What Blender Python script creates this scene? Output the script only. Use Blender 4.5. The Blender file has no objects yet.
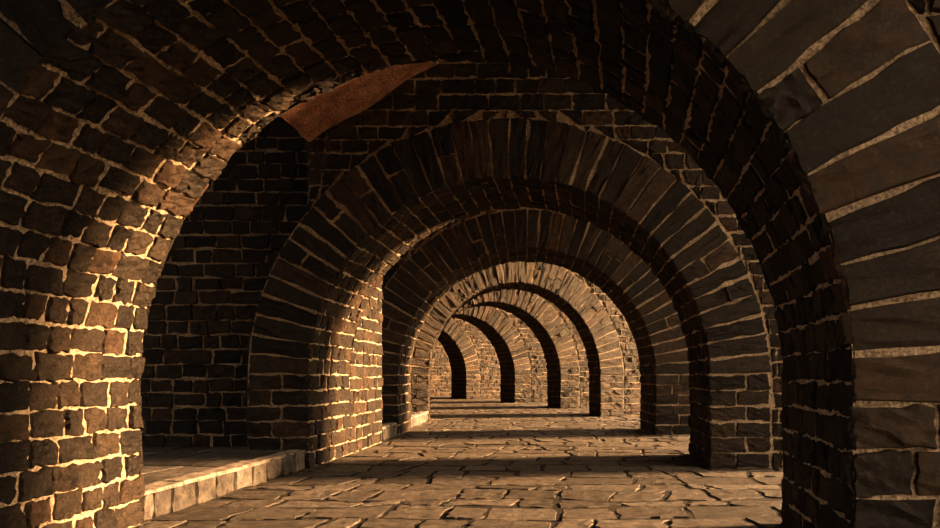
import bpy, math, random
import numpy as np
from mathutils import Vector
rng=np.random.default_rng(7)
EYE=0.93; HS=0.90; R=2.0; RO=2.6; H=5.0; UL=-2.0

# ---------- curved gallery path ----------
SS=np.arange(-10,50,0.02)
HH=np.interp(SS,[-10,3,4.35,6,8,10,12.7,16.6,20.6,24.5,30,36,50],[.28,.25,.2,.15,.16,.10,.05,-.08,-.25,-.40,-.62,-.85,-1.4])
PSI=np.interp(SS,[-10,3,10,12.2,14.9,16.6,20.6,24.5,30,36,50],[0,0,0,-.05,-.36,-.36,-.36,-.40,-.52,-.75,-1.3])
CX=np.cumsum(np.sin(HH))*0.02; CY=np.cumsum(np.cos(HH))*0.02
CX+= -0.05-np.interp(4.35,SS,CX); CY+= 4.35-np.interp(4.35,SS,CY)
def bend(u,s,h):
    u,s,h=np.broadcast_arrays(u,s,h)
    x=np.interp(s,SS,CX); y=np.interp(s,SS,CY); p=np.interp(s,SS,PSI)
    return np.stack([x+u*np.cos(p),y-u*np.sin(p),h],-1)

LP=2*HS+math.pi*R
def prof(b,e):
    b,e=np.broadcast_arrays(b,e)
    th=np.clip((b-HS)/R,0,math.pi)
    u=-(R+e)*np.cos(th); h=HS+(R+e)*np.sin(th)
    lo=b<HS; hi=b>HS+math.pi*R
    u=np.where(lo,-(R+e),u); h=np.where(lo,b,h)
    u=np.where(hi,(R+e),u); h=np.where(hi,LP-b,h)
    return u,h

class Mesh:
    def __init__(s): s.v=[];s.f=[];s.m=[];s.r=[];s.n=0
    def grid(s,P,mat,rnd):
        N,ny,nx,_=P.shape
        s.v.append(P.reshape(-1,3))
        i=np.arange(ny-1)[:,None]; j=np.arange(nx-1)[None]
        q=np.stack([i*nx+j,i*nx+j+1,(i+1)*nx+j+1,(i+1)*nx+j],-1).reshape(-1,4)
        F=(np.arange(N)*(ny*nx))[:,None,None]+q[None]+s.n
        s.f.append(F.reshape(-1,4)); s.n+=N*ny*nx
        s.m.append(np.full(N*len(q),mat)); s.r.append(np.repeat(np.broadcast_to(rnd,(N,)),len(q)))
    def build(s,name,mats):
        V=np.concatenate(s.v);F=np.concatenate(s.f);M=np.concatenate(s.m);Rr=np.concatenate(s.r)
        me=bpy.data.meshes.new(name)
        me.vertices.add(len(V)); me.vertices.foreach_set('co',V.astype(np.float32).ravel())
        me.loops.add(F.size); me.loops.foreach_set('vertex_index',F.astype(np.int32).ravel())
        me.polygons.add(len(F)); me.polygons.foreach_set('loop_start',np.arange(0,F.size,4,dtype=np.int32))
        me.polygons.foreach_set('material_index',M.astype(np.int32))
        me.polygons.foreach_set('use_smooth',(M==0))
        for m in mats: me.materials.append(m)
        a=me.attributes.new('rnd','FLOAT','FACE'); a.data.foreach_set('value',Rr.astype(np.float32))
        me.update(calc_edges=True); me.validate()
        o=bpy.data.objects.new(name,me); bpy.context.collection.objects.link(o); return o

def surf_grid(mesh,fn,a0,a1,na,b0,b1,nb,mat=0):
    A,B=np.meshgrid(np.linspace(a0,a1,na+1),np.linspace(b0,b1,nb+1))
    mesh.grid(bend(*fn(A,B,0*A))[None],mat,0.5)

def bricks(mesh,fn,C,gap=0.004,hgt=0.013,det=2,mat=1,amp=0.0048,jit=0.0055,bev=0.009,rnd=None,edge=.006,lo=-.010):
    C=np.array(C,float)
    if len(C)==0: return
    N=len(C)
    C=C+rng.normal(0,jit,C.shape)
    la=np.maximum((np.abs(C[:,1,0]-C[:,0,0])+np.abs(C[:,2,0]-C[:,3,0]))/2,.01)
    lb=np.maximum((np.abs(C[:,3,1]-C[:,0,1])+np.abs(C[:,2,1]-C[:,1,1]))/2,.01)
    def tt(L):
        g=np.minimum(gap/L,.2); e=np.minimum(bev/L,.2)
        if det>=3: k=[0.0,.22,.42,.6,.8,1]
        elif det==2: k=[0.0,.33,.67,1]
        else: k=[0.0,1]
        t=[g]+[ (g+e)+(1-2*(g+e))*kk for kk in k]+[1-g]
        return np.stack(t,-1)
    TA=tt(la);TB=tt(lb); nx=TA.shape[1]
    a=TA[:,None,:,None]; b=TB[:,:,None,None]
    P=(C[:,0][:,None,None]*(1-a)*(1-b)+C[:,1][:,None,None]*a*(1-b)+C[:,2][:,None,None]*a*b+C[:,3][:,None,None]*(1-a)*b)
    n=hgt*(0.6+0.8*rng.random((N,1,1)))*np.ones((N,nx,nx))+rng.normal(0,amp,(N,nx,nx))
    n+= (TA[:,None,:]-.5)*rng.normal(0,amp,(N,1,1))*2.5+(TB[:,:,None]-.5)*rng.normal(0,amp,(N,1,1))*2.5
    n=np.maximum(n,0.001)
    n[:,0,:]=lo;n[:,-1,:]=lo;n[:,:,0]=lo;n[:,:,-1]=lo
    cen=P.mean((1,2),keepdims=True)
    for (i,j) in((0,0),(0,-1),(-1,0),(-1,-1)):
        P[:,i,j]+= (cen[:,0,0]-P[:,i,j])*0.06
    if det>1:
        D=rng.normal(0,edge,P.shape)
        D[:,1]=D[:,0]*.9; D[:,-2]=D[:,-1]*.9; D[:,:,1]=D[:,:,0]*.9; D[:,:,-2]=D[:,:,-1]*.9
        P+=D
    mesh.grid(bend(*fn(P[...,0],P[...,1],n)),mat,rng.random(N) if rnd is None else rnd)

def rect(a0,a1,b0,b1): return [(a0,b0),(a1,b0),(a1,b1),(a0,b1)]
def split(a0,a1,L,var=.35,off=None):
    x=[a0]; p=a0+L*(rng.random()*.7+.4 if off is None else off)
    while p<a1-L*.4: x.append(p); p+=L*(1+rng.uniform(-var,var))
    x.append(a1); return x
def wcirc(h,rad):
    d=rad*rad-(h-HS)**2
    return np.where(h<HS,rad,np.sqrt(np.maximum(d,0)))
def wallrows(u0,u1,h1,rowh,L,rad):
    out=[];h=0.0
    while h<h1-.02:
        hb=h;ht=min(h+rowh*rng.uniform(.9,1.1),h1)
        xs=split(u0,u1,L)
        wb=float(wcirc(np.array(hb),rad));wt=float(wcirc(np.array(ht),rad))
        clear=(wb<=.01 and wt<=.01)
        for l,r in zip(xs[:-1],xs[1:]):
            if clear: out.append(rect(l,r,hb,ht)); continue
            if r>0:
                lb,lt=max(l,wb),max(l,wt)
                if r-lb>.03 or r-lt>.03:
                    out.append([(min(lb,r-.012),hb),(r,hb),(r,ht),(min(lt,r-.012),ht)])
            if l<0:
                rb,rt=min(r,-wb),min(r,-wt)
                if rb-l>.03 or rt-l>.03:
                    out.append([(l,hb),(max(rb,l+.012),hb),(max(rt,l+.012),ht),(l,ht)])
        h=ht
    return out

# ---------- materials ----------
def newmat(name):
    m=bpy.data.materials.new(name); m.use_nodes=True
    nt=m.node_tree; return m,nt,nt.nodes['Principled BSDF']
def noise(nt,scale,detail=6,rough=.6):
    n=nt.nodes.new('ShaderNodeTexNoise'); n.inputs['Scale'].default_value=scale; n.inputs['Detail'].default_value=detail; n.inputs['Roughness'].default_value=rough
    tc=nt.nodes.new('ShaderNodeTexCoord'); nt.links.new(tc.outputs['Object'],n.inputs['Vector']); return n
def ramp(nt,cols):
    r=nt.nodes.new('ShaderNodeValToRGB'); e=r.color_ramp.elements
    e[0].position=cols[0][0];e[0].color=(*cols[0][1],1);e[1].position=cols[-1][0];e[1].color=(*cols[-1][1],1)
    for p,c in cols[1:-1]:
        x=e.new(p);x.color=(*c,1)
    return r
def mix(nt,a,b,fac,mode='MIX'):
    m=nt.nodes.new('ShaderNodeMix'); m.data_type='RGBA'; m.blend_type=mode
    for s,v in((m.inputs[0],fac),(m.inputs[6],a),(m.inputs[7],b)):
        if hasattr(v,'is_linked'): nt.links.new(v,s)
        elif isinstance(v,tuple): s.default_value=(*v,1)
        else: s.default_value=v
    return m.outputs[2]
def bump(nt,bs,pairs):
    prev=None
    for sock,st,dist in pairs:
        b=nt.nodes.new('ShaderNodeBump'); b.inputs['Strength'].default_value=st;b.inputs['Distance'].default_value=dist
        nt.links.new(sock,b.inputs['Height'])
        if prev: nt.links.new(prev,b.inputs['Normal'])
        prev=b.outputs['Normal']
    nt.links.new(prev,bs.inputs['Normal'])
def stone_mat(name,cols,rough=.55,bscale=1.0,spot=(.3,.22,.14),spotamt=.5,spec=.3):
    m,nt,bs=newmat(name)
    at=nt.nodes.new('ShaderNodeAttribute'); at.attribute_name='rnd'
    rp=ramp(nt,cols); nt.links.new(at.outputs['Fac'],rp.inputs[0])
    n1=noise(nt,12,9,.75); n2=noise(nt,42,8,.8)
    r1=ramp(nt,[(.3,(.25,.25,.25)),(.7,(2.3,2.1,1.9))]); nt.links.new(n1.outputs[0],r1.inputs[0])
    c=mix(nt,rp.outputs[0],r1.outputs[0],1.0,'MULTIPLY')
    r3=ramp(nt,[(.54,(0,0,0)),(.68,(1,1,1))]); nt.links.new(n2.outputs[0],r3.inputs[0])
    mm=nt.nodes.new('ShaderNodeMath');mm.operation='MULTIPLY';mm.inputs[1].default_value=spotamt
    nt.links.new(r3.outputs[0],mm.inputs[0])
    c=mix(nt,c,spot,mm.outputs[0])
    nt.links.new(c,bs.inputs['Base Color'])
    bs.inputs['Specular IOR Level'].default_value=spec
    rr=ramp(nt,[(.3,(rough-.1,)*3),(.7,(min(1,rough+.25),)*3)]); nt.links.new(n1.outputs[0],rr.inputs[0]); nt.links.new(rr.outputs[0],bs.inputs['Roughness'])
    bump(nt,bs,[(n1.outputs[0],1.0,.085*bscale),(n2.outputs[0],1.0,.05*bscale)])
    return m
def mortar_mat(name,c0,c1,bs_=1.0):
    m,nt,bs=newmat(name)
    n1=noise(nt,6,6);n2=noise(nt,60,6,.7)
    r=ramp(nt,[(.3,c0),(.7,c1)]);nt.links.new(n1.outputs[0],r.inputs[0])
    r2=ramp(nt,[(.35,(.3,.3,.3)),(.6,(1.15,1.15,1.15))]);nt.links.new(n2.outputs[0],r2.inputs[0])
    c=mix(nt,r.outputs[0],r2.outputs[0],1.0,'MULTIPLY')
    nt.links.new(c,bs.inputs['Base Color']);bs.inputs['Roughness'].default_value=.95
    bump(nt,bs,[(n1.outputs[0],.6*bs_,.03*bs_),(n2.outputs[0],.9,.02*bs_)])
    return m
BR=stone_mat('dark_brick',[(0,(.024,.021,.019)),(.4,(.042,.035,.029)),(.75,(.062,.049,.038)),(1,(.092,.063,.044))],rough=.60,spot=(.27,.215,.155),spotamt=.5,spec=.45)
MO=mortar_mat('sandy_mortar',(.31,.245,.175),(.53,.43,.31))
FL=stone_mat('paving_stone',[(0,(.074,.070,.066)),(.5,(.105,.099,.093)),(1,(.145,.137,.128))],rough=.6,bscale=.4,spot=(.035,.032,.03),spotamt=.6)
FJ=mortar_mat('paving_joint',(.012,.010,.008),(.03,.024,.019))
CB=stone_mat('curb_stone',[(0,(.24,.22,.20)),(1,(.34,.31,.28))],rough=.7,bscale=.5,spot=(.08,.07,.06),spotamt=.5)
PL=mortar_mat('red_plaster',(.32,.165,.10),(.62,.35,.22),1.6)
CE=mortar_mat('ceiling_plaster',(.10,.07,.05),(.18,.13,.09))

# ---------- arches ----------
def make_arch(s0,s1,det,UR,ro,nin,nface):
    m=Mesh(); w=ro-R
    intr=lambda a,b,n:(prof(b,-n)[0],a,prof(b,-n)[1])
    front=lambda a,b,n:(prof(b,a)[0],s0-n,prof(b,a)[1])
    back=lambda a,b,n:(prof(b,a)[0],s1+n,prof(b,a)[1])
    extr=lambda a,b,n:(prof(b,w+n)[0],a,prof(b,w+n)[1])
    wf=lambda a,b,n:(a,s0-n+.01,b)
    wb=lambda a,b,n:(a,s1+n-.01,b)
    surf_grid(m,intr,s0,s1,4,0,LP,90)
    surf_grid(m,front,0,w,2,0,LP,90); surf_grid(m,back,0,w,2,0,LP,90)
    surf_grid(m,extr,s0,s1,3,0,LP,90)
    for fn in(wf,wb):
        hs=np.concatenate([np.linspace(0,HS,4),HS+ro*np.sin(np.linspace(0,math.pi/2,30))[1:]])
        for sd,lim in((1,UR),(-1,UL)):
            ww=np.array([wcirc(np.array(x),ro-.02) for x in hs])
            t=np.linspace(0,1,5)[None]
            U=sd*np.minimum(ww[:,None],abs(lim))*(1-t)+lim*t
            Hh=np.broadcast_to(hs[:,None],U.shape)
            m.grid(bend(*fn(U,Hh,0*U))[None],0,.5)
        surf_grid(m,fn,UL,UR,8,HS+ro,H,4)
    hcut=HS+math.sqrt(ro*ro-UL*UL)
    lft=lambda a,b,n:(UL-n,a,b)
    rgt=lambda a,b,n:(UR+n,a,b)
    surf_grid(m,lft,s0+.01,s1-.01,3,hcut-.1,H,5); surf_grid(m,rgt,s0+.01,s1-.01,3,0,H,5)
    be=np.linspace(0,LP,nin+1)
    C=[];
    for i in range(nin):
        xs=split(s0-.012,s1+.012,.195,.3,off=(.55 if i%2 else 1.0)*rng.uniform(.85,1.15))
        for l,r in zip(xs[:-1],xs[1:]): C.append(rect(l,r,be[i],be[i+1]))
    bricks(m,intr,C,det=det)
    bf=np.linspace(0,LP,nface+1)
    for fn,d in((front,det),(back,1)):
        C=[]
        for i in range(nface):
            mid=(bf[i]+bf[i+1])/2
            pier=mid<HS or mid>LP-HS
            if pier: xs=[-.012,.26,w] if i%2 else [-.012,.36,w]
            else: xs=[-.012,w] if rng.random()<.8 else [-.012,rng.uniform(.22,.38),w]
            for l,r in zip(xs[:-1],xs[1:]): C.append(rect(l,r,bf[i],bf[i+1]))
        bricks(m,fn,C,det=d,hgt=.014,gap=.006)
    C=[]
    for i in range(16):
        xs=split(s0,s1,.28)
        for l,r in zip(xs[:-1],xs[1:]): C.append(rect(l,r,be[i],be[i+1]))
    bricks(m,extr,C,det=1)
    bricks(m,wf,wallrows(UL,UR,H,.15,.25,ro+.015),det=det)
    bricks(m,wb,wallrows(UL,UR,H,.15,.25,ro+.015),det=1)
    C=[]; h=hcut
    while h<H-.01:
        xs=split(s0,s1,.28)
        for l,r in zip(xs[:-1],xs[1:]): C.append(rect(l,r,h,min(h+.155,H)))
        h+=.155
    bricks(m,lft,C,det=1)
    return m.build('brick_arch',[MO,BR])

PER=3.95
starts=[(-1.0,.2,1),(2.96,4.35,3),(7.0,8.25,3),(10.9,12.15,2),(14.95,16.1,2)]
while len(starts)<12:
    a=starts[-1][0]+PER; starts.append((a,a+1.15,1 if len(starts)>6 else 2))
for i,(a,b,d) in enumerate(starts):
    make_arch(a,b,d,3.6 if i<7 else 6.5,2.76 if i==1 else 2.6,54 if i==1 else 52,40 if i==1 else 52)
# ---------- side walls on the left ----------
def flank(m,sa,sb,u,thick,det):
    og=lambda x,y,n:(u+n,x,y); oo=lambda x,y,n:(u-thick-n,x,y)
    en=lambda x,y,n:(x,sb+n,y)
    surf_grid(m,og,sa,sb,8,0,H,6); surf_grid(m,oo,sa,sb,8,0,H,6); surf_grid(m,en,u-thick,u,1,0,H,6)
    for fn in(og,oo):
        C=[];h=0
        while h<H-.01:
            xs=split(sa,sb,.24); ht=min(h+.15,H)
            C+=[rect(l,r,h,ht) for l,r in zip(xs[:-1],xs[1:])]; h+=.15
        bricks(m,fn,C,det=det)
for i,(a,b,d) in enumerate(starts):
    if i==0: continue
    m=Mesh(); sf=a+.32
    wf=lambda x,y,n:(x,sf-n,y)
    wb=lambda x,y,n:(x,sf+.5+n,y)
    lf=lambda x,y,n:(-5.0-n,x,y)
    for fn in(wf,wb):
        for (h0,h1,ur) in((0,.85+1.53,-2.5),(.85+1.53,H,-1.95)):
            surf_grid(m,fn,-5,ur,6,h0,h1,6)
        bricks(m,fn,[c for c in wallrows(-5,-2.0,H,.15,.25,RO)],det=2 if (fn is wf and i<3) else 1)
    surf_grid(m,lf,sf,sf+.5,2,0,H,6)
    if i==2: flank(m,b+.01,b+1.5,-2.0,.35,2)
    if i>=4 and i<len(starts)-1:
        flank(m,sf+.5,starts[i+1][0]+.32,-4.9,.3,1)
    m.build('wall_left',[MO,BR])
# ---------- floor ----------
def paving(u0,u1,s0,s1,z,dep,L,det,amp,hgt=.006,edge=.012):
    m=Mesh(); fn=lambda a,b,n:(a,b,z+n)
    surf_grid(m,fn,u0,u1,10,s0,s1,int((s1-s0)/.5))
    def line(k,u): return k[0]+.06*np.sin(u*3.1+k[1])+.045*np.sin(u*7.3+k[2])
    C=[];s=s0; k=(s,rng.uniform(0,6),rng.uniform(0,6))
    while s<s1-.1:
        s2=s+dep*rng.uniform(.7,1.35); k2=(s2,rng.uniform(0,6),rng.uniform(0,6))
        xs=split(u0,u1,L,.5)
        tops=[x+rng.normal(0,.055) for x in xs]
        for j in range(len(xs)-1):
            l,r=xs[j],xs[j+1]; tl,tr=tops[j],tops[j+1]
            C.append([(l,line(k,l)),(r,line(k,r)),(tr,line(k2,tr)),(tl,line(k2,tl))])
        s=s2;k=k2
    bricks(m,fn,C,gap=.013,hgt=hgt,det=det,amp=amp,jit=.008,bev=.012,edge=edge,lo=-.009)
    return m
paving(-2.6,6,-6,20,-.006,.34,.44,3,.0022).build('floor',[FJ,FL])
paving(-2.6,6,20,48,-.006,.36,.48,1,.0015).build('floor',[FJ,FL])
for i in range(len(starts)-1):
    a=starts[i][1]; b=starts[i+1][0]; sfar=b+.3
    m=paving(-6,-2.16,a-.3,sfar,.18,.5,.6,2,.0008,edge=.006)
    top=lambda x,y,n:(x,y,.185+n)
    face=lambda x,y,n:(-2.02+n,x,y)
    surf_grid(m,top,-2.17,-2.02,1,a+.02,b-.02,8,0); surf_grid(m,face,a+.02,b-.02,8,0,.185,1,0)
    xs=split(a+.03,b-.03,.45)
    bricks(m,top,[rect(-2.17,-2.0,l,r) for l,r in zip(xs[:-1],xs[1:])],det=2,mat=2,amp=.0015,gap=.003,edge=.003)
    xs=split(a+.03,b-.03,.26); C=[rect(l,r,0.0,.19) for l,r in zip(xs[:-1],xs[1:])]
    bricks(m,face,C,det=2,mat=1,amp=.004)
    m.build('raised_walkway',[FJ,FL,CB])
# ---------- ceiling & raking soffit ----------
m=Mesh()
surf_grid(m,lambda a,b,n:(a,b,H+.01+0*a),-5,3.6,6,-6,46,110)
surf_grid(m,lambda a,b,n:(a,b,H+.3+0*a),-5,3.6,6,-6,46,110)
m.build('ceiling',[CE])
for k in (1,2):
    m=Mesh(); sB=starts[k+1][0]; U0=-1.97;W=2.1;h0=3.24;dh=1.30
    for off in(0,.12):
        surf_grid(m,lambda a,b,n:(U0+a*W,b,h0+a*dh+off+.02*np.sin(a*17)+.015*np.sin(b*9)),0,1,24,sB-1.1,sB-.02,10)
    surf_grid(m,lambda a,b,n:(U0+a*W,sB-1.1+0*a,h0+a*dh+b),0,1,6,0,.12,1)
    surf_grid(m,lambda a,b,n:(U0+0*a,a,h0+b),sB-1.1,sB-.02,4,0,.12,1)
    m.build('raking_soffit',[PL])
m=Mesh()
X,Y=np.meshgrid(np.linspace(-80,80,17),np.linspace(-60,100,17))
m.grid(np.stack([X,Y,0*X-.06],-1)[None],0,.5); m.build('ground',[mortar_mat('earth',(.10,.075,.05),(.17,.13,.09))])

# ---------- light ----------
w=bpy.data.worlds.new('World'); bpy.context.scene.world=w; w.use_nodes=True
nt=w.node_tree; bg=nt.nodes['Background']
tc=nt.nodes.new('ShaderNodeTexCoord'); sx=nt.nodes.new('ShaderNodeSeparateXYZ'); nt.links.new(tc.outputs['Generated'],sx.inputs[0])
rp=ramp(nt,[(0,(.50,.46,.41)),(.5,(.62,.51,.41)),(1,(2.0,1.58,1.12))])
mr=nt.nodes.new('ShaderNodeMapRange'); mr.inputs[1].default_value=-1;mr.inputs[2].default_value=1
nt.links.new(sx.outputs[0],mr.inputs[0]); nt.links.new(mr.outputs[0],rp.inputs[0]); nt.links.new(rp.outputs[0],bg.inputs[0]); bg.inputs[1].default_value=1.75
sun=bpy.data.lights.new('sun','SUN'); sun.energy=18; sun.angle=math.radians(8); sun.color=(1,.62,.32)
so=bpy.data.objects.new('sun',sun); bpy.context.collection.objects.link(so)
el=math.radians(15); az=.165
d=Vector((math.cos(az)*math.cos(el),math.sin(az)*math.cos(el),math.sin(el)))
so.rotation_euler=d.to_track_quat('Z','Y').to_euler()
# ---------- camera ----------
cam=bpy.data.cameras.new('camera'); co=bpy.data.objects.new('camera',cam); bpy.context.collection.objects.link(co)
cam.sensor_width=36; cam.lens=700/940*36; cam.shift_y=111/940; cam.clip_start=.05
co.location=(0,0,EYE); co.rotation_euler=(math.pi/2,0,0)
bpy.context.scene.camera=co
vs=bpy.context.scene.view_settings
vs.view_transform='Standard'
for lk in('High Contrast','Medium High Contrast'):
    try: vs.look=lk; print('LOOK',lk); break
    except Exception as e: print(e)
vs.exposure=0.2
